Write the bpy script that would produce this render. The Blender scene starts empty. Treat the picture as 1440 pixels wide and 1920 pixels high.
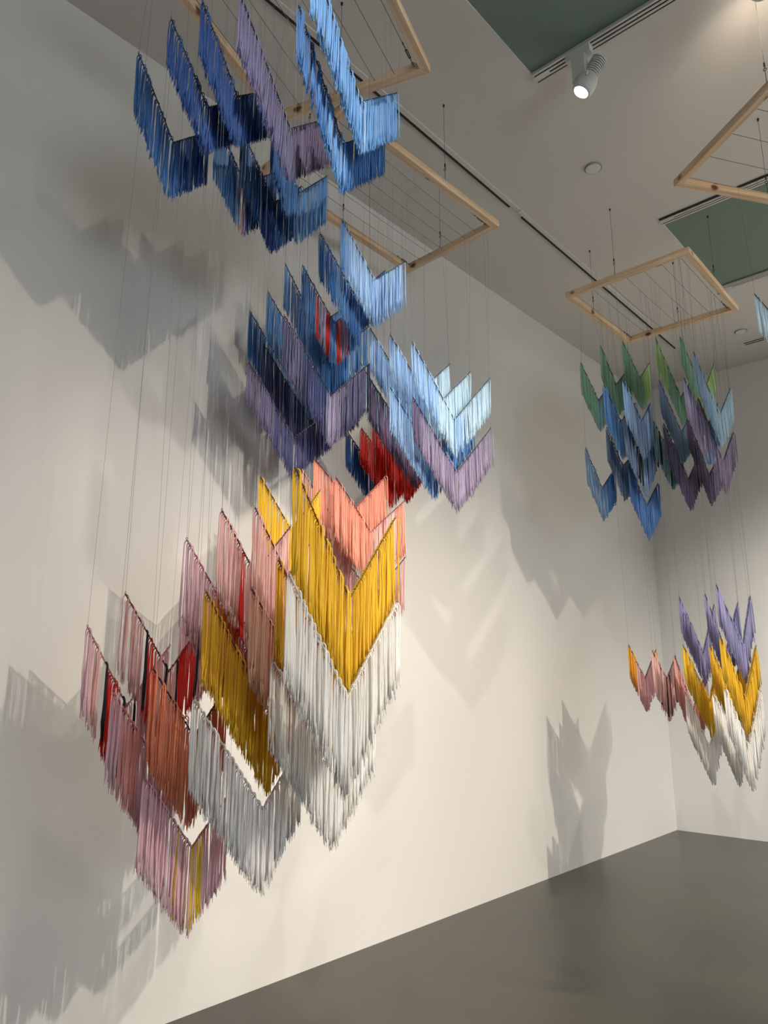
import bpy, math, random
from mathutils import Vector, Matrix
random.seed(7)
SC=bpy.context.scene; COL=SC.collection
H=5.2                     # ceiling height
WL=-3.47; WF=8.73; WR=7.0; WB=-5.0
FZ=4.58                   # underside of the wooden frames

# ---------------------------------------------------------------- helpers
def tag(o,label=None,cat=None,group=None,kind=None):
    if label: o['label']=label
    if cat: o['category']=cat
    if group: o['group']=group
    if kind: o['kind']=kind
    return o
def empty(name,loc=(0,0,0)):
    o=bpy.data.objects.new(name,None); o.location=loc; o.empty_display_size=.1; COL.objects.link(o); return o
class MB:
    def __init__(s): s.v=[]; s.f=[]
    def box(s,a,b):
        x0,y0,z0=a;x1,y1,z1=b;n=len(s.v)
        s.v+=[(x0,y0,z0),(x1,y0,z0),(x1,y1,z0),(x0,y1,z0),(x0,y0,z1),(x1,y0,z1),(x1,y1,z1),(x0,y1,z1)]
        s.f+=[tuple(n+i for i in q) for q in ((0,3,2,1),(4,5,6,7),(0,1,5,4),(1,2,6,5),(2,3,7,6),(3,0,4,7))]
    def hexa(s,bot,top):
        n=len(s.v); s.v+=[tuple(p) for p in bot]+[tuple(p) for p in top]
        s.f+=[tuple(n+i for i in q) for q in ((0,3,2,1),(4,5,6,7),(0,1,5,4),(1,2,6,5),(2,3,7,6),(3,0,4,7))]
    def tube(s,pts,rad,seg=5,cap=True):
        pts=[Vector(p) for p in pts]; m=len(pts); n=len(s.v)
        if not hasattr(rad,'__len__'): rad=[rad]*m
        ref=None
        for i,p in enumerate(pts):
            t=(pts[min(i+1,m-1)]-pts[max(i-1,0)]); t.normalize()
            if ref is None:
                ref=Vector((1,0,0)) if abs(t.x)<.8 else Vector((0,1,0))
            a=ref-t*ref.dot(t); a.normalize(); b=t.cross(a); ref=a
            for k in range(seg):
                q=2*math.pi*k/seg; s.v.append(tuple(p+(a*math.cos(q)+b*math.sin(q))*rad[i]))
        for i in range(m-1):
            for k in range(seg):
                k2=(k+1)%seg; s.f.append((n+i*seg+k,n+i*seg+k2,n+(i+1)*seg+k2,n+(i+1)*seg+k))
        if cap:
            s.f.append(tuple(n+k for k in range(seg))[::-1]); s.f.append(tuple(n+(m-1)*seg+k for k in range(seg)))
    def torus(s,c,R,r,nrm,seg=14,sub=6,arc=1.0):
        nrm=Vector(nrm).normalized(); a=nrm.orthogonal().normalized(); b=nrm.cross(a)
        s.tube([Vector(c)+(a*math.cos(2*math.pi*arc*i/seg)+b*math.sin(2*math.pi*arc*i/seg))*R for i in range(seg+1)],r,sub)
    def lathe(s,c,ax,prof,seg=28):
        ax=Vector(ax).normalized(); a=ax.orthogonal().normalized(); b=ax.cross(a); n=len(s.v); c=Vector(c)
        for (h,r) in prof:
            for k in range(seg):
                q=2*math.pi*k/seg; s.v.append(tuple(c+ax*h+(a*math.cos(q)+b*math.sin(q))*r))
        for i in range(len(prof)-1):
            for k in range(seg):
                k2=(k+1)%seg; s.f.append((n+i*seg+k,n+i*seg+k2,n+(i+1)*seg+k2,n+(i+1)*seg+k))
        s.f.append(tuple(n+k for k in range(seg))[::-1]); s.f.append(tuple(n+(len(prof)-1)*seg+k for k in range(seg)))
    def build(s,name,mat,parent=None,smooth=False,origin=None):
        me=bpy.data.meshes.new(name); 
        vs=s.v
        if origin is not None:
            ox,oy,oz=origin; vs=[(x-ox,y-oy,z-oz) for x,y,z in vs]
        me.from_pydata(vs,[],s.f); me.materials.append(mat); me.validate(); me.update()
        if smooth: me.polygons.foreach_set('use_smooth',[True]*len(me.polygons))
        o=bpy.data.objects.new(name,me); COL.objects.link(o)
        if origin is not None and parent is None: o.location=origin
        if parent is not None: o.parent=parent
        return o
def srgb(h):
    h=h.lstrip('#'); c=[int(h[i:i+2],16)/255 for i in (0,2,4)]
    return tuple(x/12.92 if x<=.04045 else ((x+.055)/1.055)**2.4 for x in c)+(1,)

# ---------------------------------------------------------------- materials
def newmat(name):
    m=bpy.data.materials.new(name); m.use_nodes=True; nt=m.node_tree
    return m,nt,nt.nodes['Principled BSDF']
def simple(name,col,rough=.5,metal=0,emis=None,es=0):
    m,nt,b=newmat(name); b.inputs['Base Color'].default_value=srgb(col) if isinstance(col,str) else col
    b.inputs['Roughness'].default_value=rough; b.inputs['Metallic'].default_value=metal
    if emis: b.inputs['Emission Color'].default_value=emis; b.inputs['Emission Strength'].default_value=es
    return m
def paint(name,col,amt=.03,scale=3,rough=.8,bump=.02):
    m,nt,b=newmat(name); N=nt.nodes; L=nt.links
    tc=N.new('ShaderNodeTexCoord'); nz=N.new('ShaderNodeTexNoise'); nz.inputs['Scale'].default_value=scale; nz.inputs['Detail'].default_value=6
    L.new(tc.outputs['Object'],nz.inputs['Vector'])
    r=N.new('ShaderNodeValToRGB'); c=srgb(col)
    r.color_ramp.elements[0].color=tuple(x*(1-amt) for x in c[:3])+(1,); r.color_ramp.elements[1].color=tuple(min(1,x*(1+amt)) for x in c[:3])+(1,)
    L.new(nz.outputs['Fac'],r.inputs['Fac']); L.new(r.outputs['Color'],b.inputs['Base Color']); b.inputs['Roughness'].default_value=rough
    n2=N.new('ShaderNodeTexNoise'); n2.inputs['Scale'].default_value=220; L.new(tc.outputs['Object'],n2.inputs['Vector'])
    bp=N.new('ShaderNodeBump'); bp.inputs['Strength'].default_value=bump; bp.inputs['Distance'].default_value=.002
    L.new(n2.outputs['Fac'],bp.inputs['Height']); L.new(bp.outputs['Normal'],b.inputs['Normal'])
    return m
def yarn(name,col):
    m,nt,b=newmat(name); N=nt.nodes; L=nt.links
    g=N.new('ShaderNodeNewGeometry'); tc=N.new('ShaderNodeTexCoord')
    mp=N.new('ShaderNodeMapping'); mp.inputs['Scale'].default_value=(60,60,9); L.new(tc.outputs['Object'],mp.inputs['Vector'])
    nz=N.new('ShaderNodeTexNoise'); nz.inputs['Scale'].default_value=1; nz.inputs['Detail'].default_value=4; L.new(mp.outputs['Vector'],nz.inputs['Vector'])
    ad=N.new('ShaderNodeMath'); ad.operation='MULTIPLY_ADD'; ad.inputs[1].default_value=.45; L.new(g.outputs['Random Per Island'],ad.inputs[0]); L.new(nz.outputs['Fac'],ad.inputs[2])
    r=N.new('ShaderNodeValToRGB'); c=srgb(col)[:3]
    r.color_ramp.elements[0].position=.25; r.color_ramp.elements[0].color=tuple(x*.84 for x in c)+(1,)
    r.color_ramp.elements[1].position=.95; r.color_ramp.elements[1].color=tuple(min(.96,x*1.16+.006) for x in c)+(1,)
    L.new(ad.outputs['Value'],r.inputs['Fac'])
    b.inputs['Roughness'].default_value=.62; b.inputs['Sheen Weight'].default_value=.25
    L.new(r.outputs['Color'],b.inputs['Base Color'])
    tr=N.new('ShaderNodeBsdfTranslucent'); L.new(r.outputs['Color'],tr.inputs['Color'])
    mx=N.new('ShaderNodeMixShader'); mx.inputs['Fac'].default_value=.40
    L.new(b.outputs['BSDF'],mx.inputs[1]); L.new(tr.outputs['BSDF'],mx.inputs[2])
    L.new(mx.outputs['Shader'],N['Material Output'].inputs['Surface'])
    return m
PAL=dict(navy='#1c549e',blue='#3d7abc',mid='#6aa2d6',light='#a8cbee',ice='#cbe1f6',sky='#aac4de',steel='#8ea8c8',blue2='#6898d2',
 indigo='#52558a',violet='#7c769e',plum='#76688a',purple='#a394b0',lilac='#bcb2ce',lav='#adabd2',red='#f0281a',crimson='#e04a3c',
 yellow='#ffca20',ochre='#f8c42c',salmon='#fcac92',coral='#fb966c',rust='#f7a078',orange='#fba142',orange2='#ffb436',peach='#fdcab2',
 pink='#fbcac5',rose='#f6b6b0',mauve='#edc8d0',mauvepink='#f4c6ca',tan='#dcbca4',olive='#e8cc3c',white='#fff9ec',cream='#fbf6ea',
 greywhite='#fbf3ee',green='#a0c8b0',lime='#c8e0a4',teal='#9cc2cc',black='#0a0a10')
YARN={k:yarn(k+' yarn',v) for k,v in PAL.items()}
def wood():
    m,nt,b=newmat('pine timber'); N=nt.nodes; L=nt.links
    tc=N.new('ShaderNodeTexCoord'); mp=N.new('ShaderNodeMapping'); mp.inputs['Scale'].default_value=(1.2,26,26); L.new(tc.outputs['Object'],mp.inputs['Vector'])
    nz=N.new('ShaderNodeTexNoise'); nz.inputs['Scale'].default_value=1.6; nz.inputs['Detail'].default_value=8; nz.inputs['Distortion'].default_value=.6; L.new(mp.outputs['Vector'],nz.inputs['Vector'])
    r=N.new('ShaderNodeValToRGB'); e=r.color_ramp.elements; e[0].position=.3; e[0].color=srgb('#c3a079'); e[1].position=.7; e[1].color=srgb('#e8cfae'); L.new(nz.outputs['Fac'],r.inputs['Fac'])
    v=N.new('ShaderNodeTexVoronoi'); v.inputs['Scale'].default_value=1; mp2=N.new('ShaderNodeMapping'); mp2.inputs['Scale'].default_value=(5,8,8); mp2.inputs['Location'].default_value=(.3,.2,.7)
    L.new(tc.outputs['Object'],mp2.inputs['Vector']); L.new(mp2.outputs['Vector'],v.inputs['Vector'])
    r2=N.new('ShaderNodeValToRGB'); r2.color_ramp.elements[0].position=.09; r2.color_ramp.elements[0].color=(1,1,1,1); r2.color_ramp.elements[1].position=.17; r2.color_ramp.elements[1].color=(0,0,0,1)
    L.new(v.outputs['Distance'],r2.inputs['Fac'])
    mx=N.new('ShaderNodeMix'); mx.data_type='RGBA'; L.new(r2.outputs['Color'],mx.inputs['Factor']); L.new(r.outputs['Color'],mx.inputs['A']); mx.inputs['B'].default_value=srgb('#5a3118')
    L.new(mx.outputs['Result'],b.inputs['Base Color']); b.inputs['Roughness'].default_value=.6
    return m
def concrete():
    m,nt,b=newmat('polished concrete'); N=nt.nodes; L=nt.links
    tc=N.new('ShaderNodeTexCoord'); mp=N.new('ShaderNodeMapping'); mp.inputs['Scale'].default_value=(.55,1.3,1); mp.inputs['Rotation'].default_value=(0,0,.5); L.new(tc.outputs['Object'],mp.inputs['Vector'])
    nz=N.new('ShaderNodeTexNoise'); nz.inputs['Scale'].default_value=1.3; nz.inputs['Detail'].default_value=7; nz.inputs['Distortion'].default_value=1.2; L.new(mp.outputs['Vector'],nz.inputs['Vector'])
    r=N.new('ShaderNodeValToRGB'); e=r.color_ramp.elements; e[0].position=.3; e[0].color=srgb(FLOORA); e[1].position=.72; e[1].color=srgb(FLOORB)
    L.new(nz.outputs['Fac'],r.inputs['Fac']); L.new(r.outputs['Color'],b.inputs['Base Color'])
    rr=N.new('ShaderNodeMapRange'); rr.inputs['To Min'].default_value=.22; rr.inputs['To Max'].default_value=.42; L.new(nz.outputs['Fac'],rr.inputs['Value']); L.new(rr.outputs['Result'],b.inputs['Roughness'])
    return m
FLOORA,FLOORB='#262520','#474539'
M_WALL=paint('white wall paint','#cfccc7',.012,1.2); M_CEIL=paint('ceiling paint','#cac6c0',.012,1.0)
M_FLOOR=concrete(); M_WOOD=wood()
M_GREEN=paint('green ceiling felt','#738478',.03,40,.95,.1)
M_TRACK=simple('track aluminium','#c9c6c0',.45,.2); M_DARK=simple('dark slot','#1c1c1a',.7); M_WIRE=simple('thin grey wire','#5a5a5c',.8,0)
M_STEEL=simple('dark steel hardware','#3c3a38',.35,.8); M_LAMP=simple('lamp grey white enamel','#c9c9c2',.4)
M_LENS=simple('lamp lens','#ffffff',.3,0,(1,.93,.82,1),30)
M_ROD={k:simple('rod '+k,c,.45,.1) for k,c in dict(dark='#22263a',wine='#6a2430',brown='#6b5212',pale='#d8d0c4',pinkr='#b8747c').items()}
EXPO=0.08
FILL_GLOW=9.0  # glow strength of the pane added for fill light
W1=(1.0,.89,.76); W2=(1.0,.95,.88); W3=(1.0,.80,.58)
LIGHTS=[
 (-1.56,3.43,(-3.3,2.5,1.5),'lit track spotlight under the near green panel',190,W2,60,1,.03),
 (-.62,3.43,(-1.5,6.5,5.3),'track spotlight at the top right edge of the photo',13,W3,100,1,.03),
 (-.35,.16,(-3.2,4.6,1.2),'spotlight above the camera aimed at the second cluster',380,W2,63,1,.03),
 (5.2,2.08,(-2.8,2.3,.9),'spotlight at the right end of the near track aimed at the warm cluster',1150,W1,50,1,.022),
 (3.0,5.36,(2.5,8.7,1.8),'added fill spotlight on the farther track aimed at the far wall',4200,W2,110,1,.04),  # unseen lamp, added to fill the room with bounced light
 (1.5,3.43,(-3.2,4.0,.2),'spotlight on the near panel track aimed low at the left wall',80,W1,60,1,.03),
 (3.4,2.08,(-3.3,4.6,.3),'spotlight on the near track aimed low along the left wall',1650,W1,50,1,.022),
 (.3,5.36,(-1.6,8.7,.4),'added fill spotlight on the farther track aimed low at the far corner',680,W2,70,1,.04),  # unseen lamp, added to lift the low far corner
 (2.2,-1.2,(-3.4,1.0,.8),'added fill spotlight behind the camera aimed low at the left wall',80,W1,60,1,.04),  # unseen lamp, added as frontal fill for the warm cluster
]
CHEV=[
(1,-1.9,1.887,2.124,2.364,4.074,3.834,4.076,0.258,'blue .62 navy 1','','blue chevron nearest the left wall, leftmost of the top row','fringed chevrons under the near frame, upper blue cluster'),
(1,-1.68,1.816,2.061,2.346,4.082,3.88,4.164,0.204,'navy 1','','deep blue chevron second from the left in the top row','fringed chevrons under the near frame, upper blue cluster'),
(1,-1.58,1.87,2.121,2.394,4.175,3.948,4.207,0.23,'navy 1','',"deep blue chevron whose upper tip touches the photo's top edge, left of the violet one",'fringed chevrons under the near frame, upper blue cluster'),
(1,-1.45,1.929,2.327,2.7,4.217,3.909,4.26,0.244,'violet .55 plum 1','','violet fringed chevron in the middle of the blue top row','fringed chevrons under the near frame, upper blue cluster'),
(1,-1.2,1.957,2.336,2.747,4.076,3.757,4.14,0.221,'blue .3 mid .5 blue 1','','mid blue long chevron of the top row, right of the violet one','fringed chevrons under the near frame, upper blue cluster'),
(1,-1.12,1.921,2.338,2.727,4.211,3.934,4.305,0.235,'mid .5 light .52 mid 1','','paler blue chevron, rightmost of the top row, in front of the near wooden frame','fringed chevrons under the near frame, upper blue cluster'),
(1,-1.84,2.335,2.564,2.842,4.075,3.92,4.185,0.265,'mid .42 mauve .5 blue 1','','blue chevron with a few pink cords below the two deep blue top chevrons','fringed chevrons under the near frame, upper blue cluster'),
(1,-1.76,2.416,2.696,2.954,4.075,3.88,4.149,0.263,'blue .3 navy .55 blue 1','','blue chevron lowest of the near blue cluster, its point hanging deepest','fringed chevrons under the near frame, upper blue cluster'),
(1,-1.66,2.512,2.763,3.049,4.173,3.949,4.247,0.266,'blue .45 mid 1','','blue chevron just under the violet one, its right arm open to view','fringed chevrons under the near frame, upper blue cluster'),
(2,-2.63,2.437,2.693,2.951,4.067,3.808,4.041,0.28,'mid .08 light 1','',"pale blue chevron highest in the second cluster, beneath the middle frame's near rail",'fringed chevrons of the second cluster'),
(2,-2.74,2.377,2.646,2.897,4.003,3.742,4.003,0.253,'blue .25 mid .4 blue 1','','deep blue chevron tucked behind the highest pale blue one of the second cluster','fringed chevrons of the second cluster'),
(2,-3.07,2.403,2.645,2.942,3.968,3.66,3.935,0.26,'mid 1','','mid blue chevron with a short visible rod, left of the one with red cords','fringed chevrons of the second cluster'),
(2,-2.92,2.407,2.658,2.87,3.897,3.636,3.846,0.26,'mid .22 red .26 lilac .38 red .42 mid .56 red .62 lilac .72 red .76 blue 1','','blue chevron with red and lilac cords mixed in','fringed chevrons of the second cluster'),
(2,-2.98,2.218,2.559,2.815,3.68,3.329,3.58,0.261,'mid .4 blue 1','','blue chevron whose left tip hangs between the violet pair and the red corded one','fringed chevrons of the second cluster'),
(2,-3.24,2.63,2.94,3.267,3.94,3.626,3.954,0.258,'mid .5 light .8 mid 1','','broad mid blue chevron hanging behind the one with red cords','fringed chevrons of the second cluster'),
(2,-2.84,2.227,2.57,2.879,3.489,3.139,3.436,0.281,'violet .2 indigo .45 lilac .6 violet 1','','violet grey chevron with the widest open rod above the white gap','fringed chevrons of the second cluster'),
(2,-3.19,2.253,2.619,2.888,3.656,3.274,3.513,0.265,'blue .3 mid 1','','blue chevron, leftmost upper rod of the second cluster, behind the indigo one','fringed chevrons of the second cluster'),
(2,-3.12,2.307,2.66,3.063,3.448,3.084,3.407,0.233,'indigo .48 plum .6 indigo .7 violet 1','','dark indigo chevron in front of the leftmost blue rod','fringed chevrons of the second cluster'),
(2,-3.03,2.147,2.463,2.749,3.264,2.91,3.144,0.216,'plum .12 violet .3 indigo 1','','dusky violet chevron at the bottom left of the second cluster','fringed chevrons of the second cluster'),
(2,-2.56,2.934,3.306,3.684,3.49,3.124,3.504,0.229,'light .3 ice .5 light .6 ice 1','','icy blue chevron at the upper right of the second cluster, nearest of three stepped ones','fringed chevrons of the second cluster'),
(2,-2.66,2.856,3.23,3.609,3.544,3.193,3.554,0.236,'light .4 ice 1','',"icy blue chevron, middle of the three stepped ones at the second cluster's right",'fringed chevrons of the second cluster'),
(2,-2.78,2.812,3.174,3.553,3.613,3.278,3.629,0.248,'light .5 ice 1','',"icy blue chevron, farthest left of the three stepped ones at the second cluster's right",'fringed chevrons of the second cluster'),
(2,-2.53,2.896,3.277,3.634,3.143,2.785,3.147,0.232,'plum .1 purple 1','','dusty purple chevron at the far right of the second cluster, lowest point there','fringed chevrons of the second cluster'),
(2,-2.61,2.802,3.167,3.547,3.19,2.862,3.254,0.237,'light .4 mid 1','','pale blue chevron between the dark purple and the dusty purple ones','fringed chevrons of the second cluster'),
(2,-2.82,2.855,3.235,3.595,3.319,2.989,3.385,0.248,'plum 1','','dark purple chevron hanging over the red cords','fringed chevrons of the second cluster'),
(2,-3.12,3.075,3.4,3.721,3.581,3.261,3.561,0.277,'ice 1','','icy blue chevron mostly hidden behind the dark purple one','fringed chevrons of the second cluster'),
(2,-3.16,3.124,3.31,3.523,3.17,3.01,3.215,0.225,'red 1','','scarlet chevron, leftmost of the three red ones','scarlet and navy chevrons under the dark purple one'),
(2,-3.04,3.107,3.267,3.457,3.171,2.968,3.182,0.309,'red 1','','scarlet chevron in the middle of the three red ones','scarlet and navy chevrons under the dark purple one'),
(2,-2.96,3.129,3.329,3.487,3.167,2.979,3.152,0.285,'red 1','','scarlet chevron, rightmost of the three, under the dark purple fringe','scarlet and navy chevrons under the dark purple one'),
(2,-3.22,3.046,3.278,3.455,3.157,2.937,3.13,0.226,'navy 1','','small navy chevron left of the scarlet ones above the salmon ones','scarlet and navy chevrons under the dark purple one'),
(1,-1.08,1.825,2.198,2.596,2.221,1.868,2.226,0.31,'yellow 1','','large bright yellow chevron in the centre of the big warm cluster','fringed chevrons of the big warm cluster'),
(1,-1.05,1.759,2.126,2.534,1.892,1.551,1.886,0.28,'white .12 cream .5 white 1','','large white chevron right under the bright yellow one','fringed chevrons of the big warm cluster'),
(1,-1.28,2.062,2.484,2.835,1.664,1.287,1.519,0.254,'white .2 cream .45 white 1','','white chevron left of and below the large white one','fringed chevrons of the big warm cluster'),
(1,-1.48,1.959,2.37,2.609,1.887,1.487,1.692,0.264,'ochre .15 yellow .5 ochre 1','','golden yellow chevron over the red and black striped ones','fringed chevrons of the big warm cluster'),
(1,-1.37,2.056,2.461,2.717,1.9,1.561,1.768,0.279,'peach .16 coral .34 orange .5 coral 1','','peach to orange chevron behind the golden yellow one','fringed chevrons of the big warm cluster'),
(1,-1.31,2.119,2.504,2.843,2.003,1.648,1.907,0.309,'ochre .2 orange .3 yellow 1','','yellow chevron seen as a narrow strip left of the large white one','fringed chevrons of the big warm cluster'),
(1,-1.42,2.132,2.368,2.627,2.198,1.981,2.231,0.315,'pink .38 rose .5 pink 1','','pink chevron with a dark red rod left of the bright yellow one','fringed chevrons of the big warm cluster'),
(1,-1.64,2.495,2.751,3.006,2.426,2.249,2.492,0.315,'yellow 1','','yellow chevron high on the left, behind the pink one with the dark red rod','fringed chevrons of the big warm cluster'),
(1,-1.52,2.077,2.298,2.544,2.185,1.992,2.218,0.289,'pink .28 red .35 yellow .38 pink 1','','pink chevron with one bunch of red cords','fringed chevrons of the big warm cluster'),
(1,-1.6,1.997,2.322,2.527,2.073,1.782,1.964,0.286,'mauve .34 yellow .42 orange .5 mauve 1','',"pale mauve pink chevron above the golden yellow one's left tip",'fringed chevrons of the big warm cluster'),
(1,-1.555,2.123,2.337,2.559,1.914,1.699,1.891,0.254,'orange .12 coral .4 rose 1','',"coral orange chevron directly behind the golden yellow one's rod",'fringed chevrons of the big warm cluster'),
(1,-1.86,2.008,2.265,2.468,1.902,1.638,1.847,0.264,'pink .25 red .36 pink .66 red .86 pink 1','.23 .45 .60 .89','pink chevron striped with red and four black cords, right of the far left one','fringed chevrons of the big warm cluster'),
(1,-1.9,2.374,2.469,2.644,1.854,1.767,1.935,0.271,'mauve 1','','small mauve chevron with a dotted rod left of the golden yellow tip','fringed chevrons of the big warm cluster'),
(1,-1.91,1.898,2.113,2.321,1.781,1.517,1.736,0.261,'mauve .1 pink .24 red .36 mauve 1','.22 .44 .57','pink chevron with red and black cords at the far left of the warm cluster','fringed chevrons of the big warm cluster'),
(1,-1.8,1.923,2.153,2.308,1.569,1.334,1.48,0.265,'mauve .1 rose .3 mauve 1','','rose mauve chevron below the far left one','fringed chevrons of the big warm cluster'),
(1,-1.7,1.985,2.249,2.461,1.301,1.043,1.194,0.269,'mauve .34 olive .38 mauve .42 tan .46 mauve .52 olive .56 mauve .6 olive .68 mauve 1','','lowest chevron, mauve with olive yellow cords round its point','fringed chevrons of the big warm cluster'),
(1,-1.66,1.944,2.176,2.353,1.643,1.415,1.58,0.286,'coral .14 rust 1','','rusty orange chevron with a dark rod behind the lower white one','fringed chevrons of the big warm cluster'),
(1,-1.5,1.955,2.378,2.627,1.549,1.161,1.357,0.266,'cream .06 greywhite 1','','greyish white chevron at the bottom, between the lowest mauve and the white ones','fringed chevrons of the big warm cluster'),
(2,-2.66,2.308,2.58,2.82,2.678,2.469,2.695,0.291,'salmon 1','','salmon chevron, the left one of two just under the violet fringe','fringed chevrons of the big warm cluster'),
(2,-2.58,2.376,2.622,2.882,2.581,2.344,2.555,0.279,'salmon .5 pink .88 salmon 1','','salmon chevron with a pink right arm behind the bright yellow one','fringed chevrons of the big warm cluster'),
(2,-2.8,2.578,2.858,3.129,2.311,2.044,2.301,0.279,'pink 1','','pale pink chevron with a white rod framed by the bright yellow one','fringed chevrons of the big warm cluster'),
(2,-2.73,2.276,2.557,2.792,2.633,2.363,2.621,0.276,'peach .3 pink 1','',"peach chevron hidden behind the bright yellow one's left tip",'fringed chevrons of the big warm cluster'),
(3,-2.52,5.055,5.32,5.594,4.062,3.825,4.063,0.264,'green .45 teal .6 green 1','',"green chevron, leftmost of the far cluster's top row",'fringed chevrons of the upper far cluster'),
(3,-2.42,5.214,5.449,5.754,4.232,3.97,4.23,0.277,'green 1','','green chevron second from the left in the far cluster','fringed chevrons of the upper far cluster'),
(3,-2.31,5.39,5.674,5.906,4.296,4.068,4.282,0.278,'green .6 lime 1','',"green chevron third from the left, under the far frame's near corner",'fringed chevrons of the upper far cluster'),
(3,-2.02,5.33,5.748,6.063,4.207,3.841,4.095,0.237,'lime .2 green 1','','green chevron fourth from the left, long and steep in the far cluster','fringed chevrons of the upper far cluster'),
(3,-1.86,5.404,5.822,6.141,4.188,3.854,4.218,0.228,'green .3 lime 1','','lime and green chevron, rightmost green one of the far cluster','fringed chevrons of the upper far cluster'),
(3,-1.62,4.94,5.355,5.667,3.831,3.48,3.774,0.246,'sky .3 ice 1','',"pale sky blue chevron at the far cluster's upper right",'fringed chevrons of the upper far cluster'),
(3,-2.2,4.752,4.989,5.285,3.692,3.475,3.703,0.288,'mid .5 steel 1','','steel blue chevron under the second green one of the far cluster','fringed chevrons of the upper far cluster'),
(3,-2.06,4.768,5.028,5.219,3.69,3.456,3.647,0.291,'light .15 steel .7 light .8 steel 1','',"steel blue chevron with pale streaks in the far cluster's middle left",'fringed chevrons of the upper far cluster'),
(3,-1.96,5.17,5.522,5.75,3.788,3.473,3.67,0.252,'steel .6 sky 1','','blue chevron under the long steep green one in the far cluster','fringed chevrons of the upper far cluster'),
(3,-2.36,5.093,5.328,5.571,3.499,3.237,3.411,0.275,'steel 1','',"slate blue chevron between the far cluster's low blue pair",'fringed chevrons of the upper far cluster'),
(3,-2.14,4.915,5.204,5.492,3.486,3.22,3.542,0.291,'steel 1','.30 .34 .38 .95','steel blue chevron with black cords in the far cluster','fringed chevrons of the upper far cluster'),
(3,-2.5,5.003,5.236,5.48,3.338,3.068,3.276,0.261,'steel .6 mid 1','','slate blue chevron hanging lowest at the left of the far cluster','fringed chevrons of the upper far cluster'),
(3,-2.27,5.23,5.504,5.763,3.202,2.934,3.168,0.265,'blue2 1','','strong blue chevron, lowest point of the upper far cluster','fringed chevrons of the upper far cluster'),
(3,-1.99,5.264,5.658,6.006,3.481,3.123,3.447,0.238,'plum 1','','dark plum chevron, left of three purple ones in the far cluster','fringed chevrons of the upper far cluster'),
(3,-1.7,4.944,5.299,5.599,3.658,3.379,3.661,0.276,'lilac .4 steel 1','','lilac grey chevron behind the dark plum ones of the far cluster','fringed chevrons of the upper far cluster'),
(3,-1.9,5.51,5.872,6.139,3.567,3.189,3.404,0.246,'plum .7 purple 1','','plum chevron, middle of three purple ones in the far cluster','fringed chevrons of the upper far cluster'),
(3,-1.69,5.149,5.555,5.877,3.567,3.183,3.496,0.242,'purple 1','','mauve purple chevron, rightmost of the far cluster','fringed chevrons of the upper far cluster'),
(3,-2.09,5.323,5.604,5.849,3.542,3.331,3.545,0.275,'teal 1','.15 .45 .75','teal chevron with black cords in the middle of the far cluster','fringed chevrons of the upper far cluster'),
(3,-2.03,5.368,5.737,6.076,2.197,1.81,2.198,0.246,'lav 1','','lavender chevron, left of three above the far yellow ones','fringed chevrons of the far lower cluster'),
(3,-1.82,5.286,5.603,5.973,2.195,1.814,2.189,0.244,'lav 1','','lavender chevron, middle of three above the far yellow ones','fringed chevrons of the far lower cluster'),
(3,-1.68,5.107,5.521,5.814,2.232,1.844,2.217,0.256,'lav 1','','lavender chevron, right and nearest of three above the far yellow ones','fringed chevrons of the far lower cluster'),
(3,-1.93,5.099,5.489,5.753,1.841,1.468,1.771,0.244,'yellow 1','','yellow chevron, left of three in the far lower cluster','fringed chevrons of the far lower cluster'),
(3,-1.76,5.115,5.431,5.786,1.836,1.5,1.826,0.243,'yellow 1','','yellow chevron, middle of three in the far lower cluster','fringed chevrons of the far lower cluster'),
(3,-1.64,4.969,5.32,5.683,1.878,1.489,1.852,0.239,'yellow 1','','yellow chevron, right and nearest of three in the far lower cluster','fringed chevrons of the far lower cluster'),
(3,-1.975,5.193,5.541,5.847,1.522,1.147,1.445,0.245,'cream .3 greywhite 1','','white chevron, left of three in the far lower cluster','fringed chevrons of the far lower cluster'),
(3,-1.72,4.974,5.3,5.606,1.527,1.18,1.473,0.243,'white .4 cream 1','','white chevron, middle of three in the far lower cluster','fringed chevrons of the far lower cluster'),
(3,-1.6,4.837,5.165,5.53,1.561,1.185,1.537,0.251,'white 1','','white chevron, right and nearest of three in the far lower cluster','fringed chevrons of the far lower cluster'),
(3,-2.44,5.371,5.612,5.866,1.871,1.624,1.851,0.244,'orange2 .26 mauvepink .86 orange2 1','','pink chevron with orange tips, leftmost of the far lower cluster','fringed chevrons of the far lower cluster'),
(3,-2.2,5.226,5.432,5.642,1.817,1.618,1.79,0.292,'pink 1','.21 .42 .60 .86','small pink chevron with four black cords in the far lower cluster','fringed chevrons of the far lower cluster'),
(3,-2.08,5.316,5.573,5.874,1.783,1.404,1.658,0.284,'rose 1','','rose pink chevron half hidden behind the far left white one','fringed chevrons of the far lower cluster'),
(4,-3.17,3.274,3.456,3.771,3.849,3.669,3.812,0.238,'ice 1','',"icy blue chevron cut by the photo's right edge below the far right frame",'fringed chevrons under the far right frame'),
]

# ---------------------------------------------------------------- room
def plane_box(name,a,b,mat):
    m=MB(); m.box(a,b); return tag(m.build(name,mat),kind='structure')
T=.12
plane_box('floor',(WL,WB,-T),(WR,WF,0),M_FLOOR)
plane_box('wall_left',(WL-T,WB-T,-T),(WL,WF+T,H+T),M_WALL)
plane_box('wall_far',(WL,WF,-T),(WR,WF+T,H+T),M_WALL)
plane_box('wall_right',(WR,WB-T,-T),(WR+T,WF+T,H+T),M_WALL)
plane_box('wall_back',(WL,WB-T,-T),(WR,WB,H+T),M_WALL)
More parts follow.
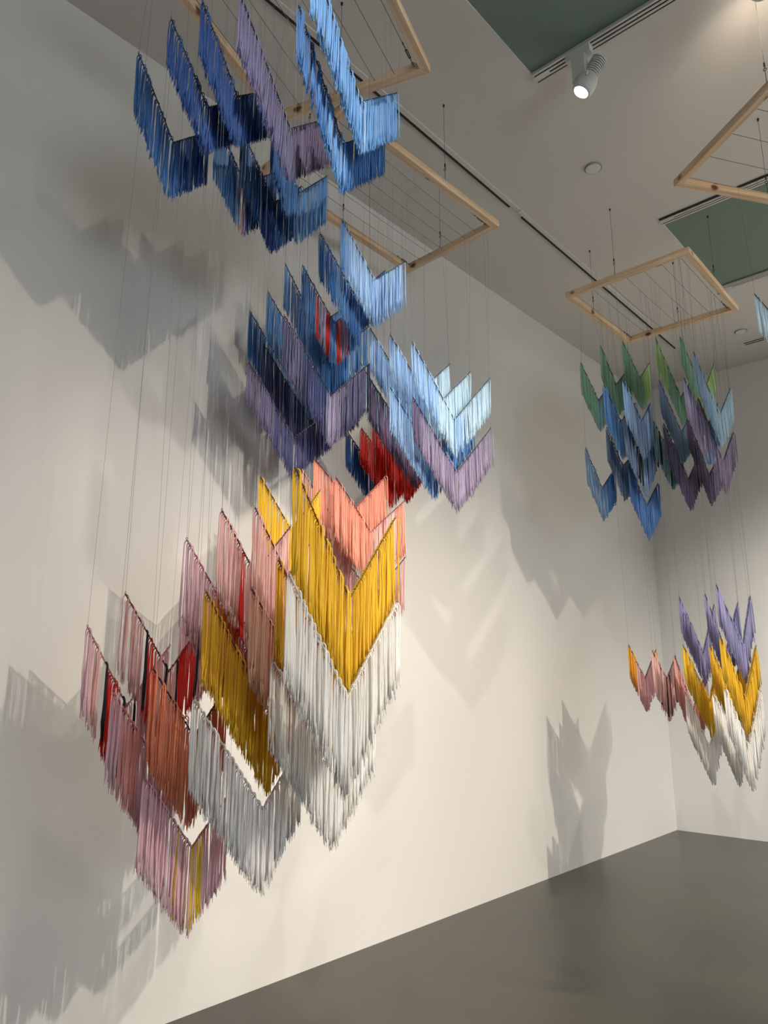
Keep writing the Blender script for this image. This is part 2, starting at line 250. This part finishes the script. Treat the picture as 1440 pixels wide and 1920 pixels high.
# ceiling with recesses for the green panels (cells left open)
PAN=[(2.0,3.48),(5.34,6.82),(-1.3,.2)]
PX0,PX1=-1.86,6.2
cm=MB(); ys=sorted([WB,WF]+[v for p in PAN for v in p])
for i in range(len(ys)-1):
    y0,y1=ys[i],ys[i+1]
    if (y0,y1) in PAN:
        cm.box((WL,y0,H),(PX0,y1,H+T)); cm.box((PX1,y0,H),(WR,y1,H+T))
    else: cm.box((WL,y0,H),(WR,y1,H+T))
tag(cm.build('ceiling',M_CEIL),kind='structure')
PL=['green ceiling panel nearest the camera, above the visible spotlight','green ceiling panel farther back, behind the far right frame','green ceiling panel above and behind the camera']
for (y0,y1),lb in zip(PAN,PL):
    m=MB(); m.box((PX0,y0,H+.010),(PX1,y1,H+.07)); tag(m.build('ceiling_panel',M_GREEN),lb,'ceiling panel','green ceiling panels')
def track(y,side,lb):
    r=empty('lighting_track',(PX0,y,H)); tag(r,lb,'lighting track','lighting tracks along the green panels')
    m=MB(); s=side; X=PX1-PX0
    def bar(mb,a,b,z0,z1,x0=0,x1=None): mb.box((x0,min(s*a,s*b),z0),(X if x1 is None else x1,max(s*a,s*b),z1))
    bar(m,0,.014,-.016,.004); bar(m,.026,.040,-.016,.004); bar(m,.014,.026,-.006,.004); bar(m,.052,.066,-.016,.004); bar(m,.040,.052,-.016,.004,0,.10)
    m.build('channel',M_TRACK,r)
    d=MB(); bar(d,.0402,.0518,-.012,-.004,.10); bar(d,.0662,.082,-.009,.002); bar(d,.0145,.0255,-.012,-.006,.01); d.build('slot',M_DARK,r)  # outermost dark bar stands in for the shadow beside the rail
track(3.40,1,'double lighting track along the far edge of the nearest green panel')
track(5.42,-1,'lighting track along the near edge of the farther green panel')
track(6.74,1,'lighting track along the far edge of the farther green panel')
track(2.08,-1,'lighting track along the near edge of the nearest green panel')
track(.12,1,'lighting track above the camera along the green panel')
# linear slot diffusers
for y0,y1,lb in ((-1.0,4.40,'long linear air slot in the ceiling, the nearer length'),(4.58,7.75,'linear air slot in the ceiling, the farther length')):
    r=empty('air_slot',(-2.66,y0,H)); tag(r,lb,'ceiling air slot','linear ceiling slots')
    m=MB(); m.box((-.002,0,-.012),(.016,y1-y0,.0)); m.build('slot',M_DARK,r)
    m=MB(); m.box((.016,-.08,-.010),(.05,y1-y0+.08,0)); m.build('trim_strip',M_CEIL,r)
for x,y,lb in ((-1.97,4.43,'round flush plate on the ceiling between the green panels'),(-1.99,7.82,'round flush plate on the ceiling near the far wall')):
    r=empty('ceiling_speaker',(x,y,H)); tag(r,lb,'ceiling speaker','round ceiling plates')
    m=MB(); m.lathe((0,0,-.012),(0,0,1),[(0,.052),(.012,.056)],32); m.build('cover',simple('speaker cover','#cfd0cc',.6),r)
    m=MB(); m.torus((0,0,-.006),.058,.003,(0,0,1),32); m.build('ring',simple('speaker ring','#8a8a86',.5),r)
r=empty('air_grille',(-1.95,8.15,H)); tag(r,'small linear grille on the ceiling by the far wall','air grille')
m=MB(); m.box((-.15,-.05,-.01),(.22,.05,0)); m.build('frame',M_CEIL,r)
m=MB(); m.box((-.1,-.035,-.013),(.18,-.02,-.008)); m.box((-.1,.01,-.013),(.18,.025,-.008)); m.build('slot',M_DARK,r)

# made-up opening on the unseen right wall, glowing pane added for soft fill
wr=empty('fill_window_1',(WR,-.6,1.7)); tag(wr,kind='structure')
m=MB()
for a,b in (((-.05,-1.9,-1.2),(0,1.9,-1.1)),((-.05,-1.9,1.1),(0,1.9,1.2)),((-.05,-1.9,-1.1),(0,-1.8,1.1)),((-.05,1.8,-1.1),(0,1.9,1.1)),((-.05,-.03,-1.1),(0,.03,1.1))): m.box(a,b)
m.build('fill_window_frame',M_TRACK,wr)
m=MB(); m.box((-.012,-1.8,-1.1),(-.005,1.8,1.1)); m.build('pane',simple('added fill pane','#ffffff',.3,0,(.78,.89,1,1),FILL_GLOW),wr)

# ---------------------------------------------------------------- spotlights
def spot_fixture(name,x,y,target,label,power,color,size,blend,rad=.035,lit=True,drop=.265):
    r=empty(name,(x,y,H)); tag(r,label,'spotlight','track spotlights')
    m=MB(); m.box((-.075,-.026,-.062),(.075,.026,-.008)); m.build('track_adapter',M_LAMP,r)
    m=MB(); m.box((-.04,-.026,-drop+.03),(.04,.026,-.062)); m.build('driver_box',M_LAMP,r)
    hc=Vector((.02,.02,-drop+.03)); d=(Vector(target)-Vector((x,y,H))-hc).normalized()
    side=d.cross(Vector((0,0,1))).normalized()
    m=MB(); m.tube([(0,0,-drop+.06),hc+side*.07-d*.02,hc+side*.066],.006,8); m.tube([(0,0,-drop+.06),hc-side*.07-d*.02,hc-side*.066],.006,8); m.build('yoke',M_LAMP,r)
    m=MB(); m.lathe(hc,d,[(-.058,.036),(-.05,.05),(-.02,.060),(.02,.062),(.05,.058),(.062,.05),(.062,.043),(.05,.042)],28); head=m.build('lamp_head',M_LAMP,r,True)
    m=MB(); prof=[]
    for i in range(8): prof+=[(-.165+i*.014,.046),(-.158+i*.014,.046),(-.158+i*.014,.033),(-.151+i*.014,.033)]
    m.lathe(hc,d,prof,24); m.build('heat_sink',M_LAMP,head)
    m=MB(); m.lathe(hc+side*.062,side,[(0,.012),(.02,.012)],12); m.build('knob',M_LAMP,head)
    m=MB(); m.lathe(hc,d,[(.0505,.0415),(.055,.041)],24); m.build('lens',M_LENS if lit else M_TRACK,head)
    lp=Vector((x,y,H))+hc+d*.075
    L=bpy.data.lights.new('spot beam','SPOT'); L.energy=power; L.color=color; L.spot_size=math.radians(size); L.spot_blend=blend; L.shadow_soft_size=rad
    lo=bpy.data.objects.new('spot_beam',L); COL.objects.link(lo); lo.location=lp-Vector((x,y,H)); lo.parent=r
    lo.rotation_euler=d.to_track_quat('-Z','Y').to_euler()
    return r
W1=(1.0,.86,.68); W2=(1.0,.93,.84); W3=(.93,.96,1.0)
for a in LIGHTS: spot_fixture('track_spotlight',*a)

# ---------------------------------------------------------------- wooden frames
def up(p,z): return Vector((p[0],p[1],z))
STR={}
def frame(fid,P,nstr,label,knobs):
    # P: four outer corners in order far-right, far-left, near-left, near-right; strings run parallel to side P1-P2
    c=sum((Vector((*p,0)) for p in P),Vector())/4
    r=empty('wooden_frame',(c.x,c.y,FZ)); tag(r,label,'wooden frame','wooden hanging frames')
    W=.045; HT=.046
    Q=[Vector((*p,0))-Vector((c.x,c.y,0)) for p in P]
    inn=[]
    for i in range(4):
        a=(Q[(i+1)%4]-Q[i]).normalized(); b=(Q[i-1]-Q[i]).normalized(); inn.append(Q[i]+(a+b)*W)
    for i in range(4):
        j=(i+1)%4
        ax=(Q[j]-Q[i]); ln=ax.length; ang=math.atan2(ax.y,ax.x); M=Matrix.Rotation(-ang,4,'Z')
        pts=[M@(p-Q[i]) for p in (Q[i],Q[j],inn[j],inn[i])]
        b=.004; m=MB()
        m.hexa([Vector((p.x,p.y,0)) for p in pts],[Vector((p.x,p.y,HT)) for p in pts])
        o=m.build('rail',M_WOOD,r); o.location=Q[i]; o.rotation_euler=(0,0,ang)
        bv=o.modifiers.new('bevel','BEVEL'); bv.width=.003; bv.segments=2
        # ceiling suspension at the rail's middle
        mid=(Q[i]+Q[j]+inn[i]+inn[j])/4 + ax*knobs[i]
        sm=MB(); sm.tube([mid+Vector((0,0,HT+.10)),mid+Vector((0,0,H-FZ-.01))],.0013,5); sw=sm.build('suspension_wire',M_WIRE,r)
        hk=MB(); hk.torus(mid+Vector((0,0,HT+.012)),.010,.0022,(1,.3,0)); hk.torus(mid+Vector((0,0,HT+.10)),.008,.002,(0,1,0)); hk.tube([mid+Vector((0,0,HT+.02)),mid+Vector((0,0,HT+.095))],.0016,6)
        hk.tube([mid+Vector((0,0,HT+.118)),mid+Vector((0,0,HT+.14))],.005,8); hk.build('wire_clamp',M_STEEL,sw)
        an=MB(); an.lathe(mid+Vector((0,0,H-FZ-.018)),(0,0,1),[(0,.003),(.006,.006),(.018,.007)],14); an.build('ceiling_anchor',M_STEEL,sw)
    # tension strings
    d=(Q[1]-Q[2]).normalized(); nrm=Vector((d.y,-d.x,0))
    u0=inn[1].dot(nrm); u1=inn[0].dot(nrm); cw=Vector((c.x,c.y,0))
    us=[]
    for k in range(nstr):
        u=u0+(u1-u0)*(.03+.94*k/(nstr-1)); us.append(u+cw.dot(nrm))
        a=nrm*u+d*(inn[2].dot(d)+(inn[3].dot(d)-inn[2].dot(d))*k/(nstr-1)-.004); b=nrm*u+d*(inn[1].dot(d)+(inn[0].dot(d)-inn[1].dot(d))*k/(nstr-1)+.004)
        z=Vector((0,0,HT*.45)); a+=z;b+=z
        m=MB(); m.tube([a,a.lerp(b,.25)-Vector((0,0,.006)),a.lerp(b,.5)-Vector((0,0,.010)),a.lerp(b,.75)-Vector((0,0,.006)),b],.0013,5); m.build('tension_string',M_STEEL,r)
        if k in (0,nstr-1):
            e=b-d*.02; t=MB(); t.torus(e-d*.008,.006,.0018,(0,0,1)); t.tube([e-d*.02,e-d*.045],.0018,6)
            for s in (-1,1): t.tube([e-d*.045+nrm*.005*s,e-d*.095+nrm*.005*s],.0022,6)
            t.tube([e-d*.044+nrm*.005,e-d*.044-nrm*.005],.003,6); t.tube([e-d*.095+nrm*.005,e-d*.095-nrm*.005],.003,6); t.tube([e-d*.095,e-d*.13],.0018,6); t.torus(e-d*.137,.006,.0018,nrm); t.build('turnbuckle',M_STEEL,r)
    STR[fid]=(nrm,d,us)
FR={1:[(-1.91,2.47),(-2.763,2.185),(-2.363,.985),(-1.51,1.27)],2:[(-2.37,3.79),(-3.2,3.825),(-3.165,2.375),(-2.405,2.345)],
    3:[(-1.54,6.07),(-2.495,6.05),(-2.50,4.93),(-1.53,4.94)],4:[(.31,4.46),(-.79,5.0),(-1.34,4.16),(-.24,3.62)]}
FR[4]=[(.12,4.375),(-.79,4.995),(-1.34,4.16),(-.43,3.54)]
frame(1,FR[1],8,'pine frame nearest the camera, cut by the top edge of the photo',(.05,.1,0,.1))
frame(2,FR[2],8,'pine frame in the middle, hung over the second blue cluster',(.1,0,.1,.12))
frame(3,FR[3],7,'pine frame over the far green, blue and purple cluster',(.0,.1,-.08,.05))
frame(4,FR[4],6,'pine frame cut by the right edge of the photo',(0,-.18,.2,0))

# ---------------------------------------------------------------- fringed chevrons
def dirs(fid):
    a=math.radians(42-{1:23.5,2:43.5,3:42.5,4:73}[fid]); d=Vector((-math.sin(a),math.cos(a),0)); return d,Vector((d.y,-d.x,0))
RODC={'yellow':'brown','ochre':'brown','white':'pale','cream':'pale','greywhite':'pale','pink':'wine','mauve':'pinkr','peach':'wine','salmon':'wine','coral':'wine','orange':'wine','crimson':'wine','red':'wine','rose':'wine'}
def strand(m,P,nrm,ln,rng,thick,far,side=None):
    # P point on rod, hangs on the side away from the room (-nrm)
    side=side or (-1 if rng.random()<.85 else 1)
    off=nrm*side; r=.010*(.7+.6*rng.random())
    pts=[P+Vector((0,0,.0025)), P+off*r*.55+Vector((0,0,.001)), P+off*r*.95+Vector((0,0,-r*.55)), P+off*r+Vector((0,0,-r*1.6))]
    L=ln*(.975+.05*rng.random()); dv=Vector((rng.uniform(-1,1),rng.uniform(-1,1),0))*.005
    n=4 if not far else 2
    for i in range(1,n+1):
        t=i/n; w=Vector((rng.uniform(-1,1),rng.uniform(-1,1),0))*.0016
        pts.append(P+off*r*(1-.4*t)+Vector((0,0,-r*1.6-(L-r*1.6)*t))+dv*t+w)
    t0=thick*.52; rad=[t0,t0,t0,t0*1.05]+[t0+(thick-t0)*min(1,(i/n)*1.25) for i in range(1,n+1)]; rad[-1]=thick*.55
    m.tube(pts,rad,5 if not far else 4)
    if not far:
        e=pts[-1]
        for k in range(2):
            q=Vector((rng.uniform(-1,1),rng.uniform(-1,1),0))*.006
            m.tube([e+Vector((0,0,.03))+q*.4,e+q*.8+Vector((0,0,-.004)),e+q+Vector((0,0,-.010-rng.random()*.010))],[thick*.4,thick*.34,thick*.12],4)
def chevron(fid,u,sL,sB,sR,zL,zB,zR,ln,cols,blk,label,group):
    d,nrm=dirs(fid); rng=random.Random(label)
    A=d*sL+nrm*u+Vector((0,0,zL)); B=d*sB+nrm*u+Vector((0,0,zB)); R=d*sR+nrm*u+Vector((0,0,zR))
    root=empty('fringed_chevron',B); tag(root,label,'fringe hanging',group)
    A-=B; R-=B; O=Vector((0,0,0)); far=fid>=3
    segs=cols.split(); segs=[(segs[i],float(segs[i+1])) for i in range(0,len(segs),2)]
    main=max(range(len(segs)),key=lambda i:segs[i][1]-(segs[i-1][1] if i else 0)); mc=segs[main][0]
    rm=M_ROD[RODC.get(mc,'dark')]
    m=MB(); rr=.0024
    dn=lambda p,q,t:p.lerp(q,t)+Vector((0,0,.004*math.sin(math.pi*t)*rng.uniform(.2,1)))
    pts=[dn(A,O,i/5) for i in range(6)]+[dn(O,R,i/5) for i in range(1,6)]
    m.tube(pts,rr,6)
    # lashing wound round the rod, small knots at tips
    for P,Q in ((A,O),(O,R)):
        n=int((Q-P).length/.02)
        for k in range(n):
            c=P.lerp(Q,(k+.5)/n); m.tube([c+nrm*.004+Vector((0,0,.002)),c+nrm*.001+Vector((0,0,.0055)),c-nrm*.004+Vector((0,0,.001))],.0013,4)
    m.build('rod',rm,root)
    sp=.0082 if not far else .0095; thick=.0046 if not far else .0056
    if mc in('pink','mauve','salmon','peach'): thick*=.92
    mbs={}; bl=[float(x) for x in blk.split()] if blk else []
    n=int((sR-sL)/sp)
    prev=0
    # a few missing strands leave slits
    gaps={int(rng.random()*n) for _ in range(int(n*.06))} if not far else set()
    for k in range(n):
        t=(k+.5)/n
        if t<.5*((sB-sL)/(sR-sL))/.5: q=t*(sR-sL)/(sB-sL); P=A.lerp(O,q); tt=q*.5
        else: q=(t*(sR-sL)-(sB-sL))/(sR-sB); P=O.lerp(R,q); tt=.5+q*.5
        if any(abs(tt-b)<(.022 if not far else .032) for b in bl) or k in gaps: continue
        ci=next((i for i,(c,e) in enumerate(segs) if tt<=e+1e-6),len(segs)-1)
        mb=mbs.setdefault(ci,MB()); strand(mb,P+d*rng.uniform(-.0015,.0015),nrm,ln,rng,thick*rng.uniform(.85,1.12),far,-1)
        if rng.random()<.8: strand(mb,P+d*(sp*.5+rng.uniform(-.002,.002)),nrm,ln,rng,thick*rng.uniform(.8,1.05),far,-1 if rng.random()<.5 else 1)
    for ci,mb in mbs.items():
        o=mb.build('fringe',YARN[segs[ci][0]],root,True)
        if ci!=main and segs[ci][0]!=mc: o['label']={'red':'red cords','black':'black cords'}.get(segs[ci][0],segs[ci][0].rstrip('2')+' coloured cords')
    for b in bl:
        P=A.lerp(O,b*2) if b<.5 else O.lerp(R,b*2-1)
        mb=MB(); rng2=random.Random(b); strand(mb,P,nrm,ln*.98,rng2,.0078 if not far else .009,far,1); o=mb.build('black_cord',YARN['black'],root,True); o['label']='thick black cord'
    # thin wires up to the nearest tension string of the frame
    fn,fd,us=STR[fid]
    for P in (A,R):
        w=P+B; un=min(us,key=lambda s:abs(s-w.dot(fn))); top=Vector((w.x,w.y,FZ+.012))+fn*(un-w.dot(fn))
        mw=MB(); mw.tube([P,P+Vector((0,0,.02)),top-B],.00045,4); mw.torus(P+Vector((0,0,.004)),.004,.0009,d,8,4); mw.build('hanging_wire',M_WIRE,root)
    return root
for row in CHEV: chevron(*row)

# ---------------------------------------------------------------- camera, world, view
cd=bpy.data.cameras.new('camera'); cam=bpy.data.objects.new('camera',cd); COL.objects.link(cam); SC.camera=cam
cam.location=(0,0,1.6); cam.rotation_euler=(math.radians(90+13.0),0,math.radians(42.0))
cd.sensor_fit='VERTICAL'; cd.sensor_height=24; cd.lens=24*1385/1920; cd.clip_start=.05
w=bpy.data.worlds.new('world'); SC.world=w; w.use_nodes=True; w.node_tree.nodes['Background'].inputs[0].default_value=(.5,.55,.6,1); w.node_tree.nodes['Background'].inputs[1].default_value=.05
vs=SC.view_settings; vs.view_transform='Standard'; vs.look='None'; vs.gamma=1; vs.use_curve_mapping=False; vs.exposure=EXPO
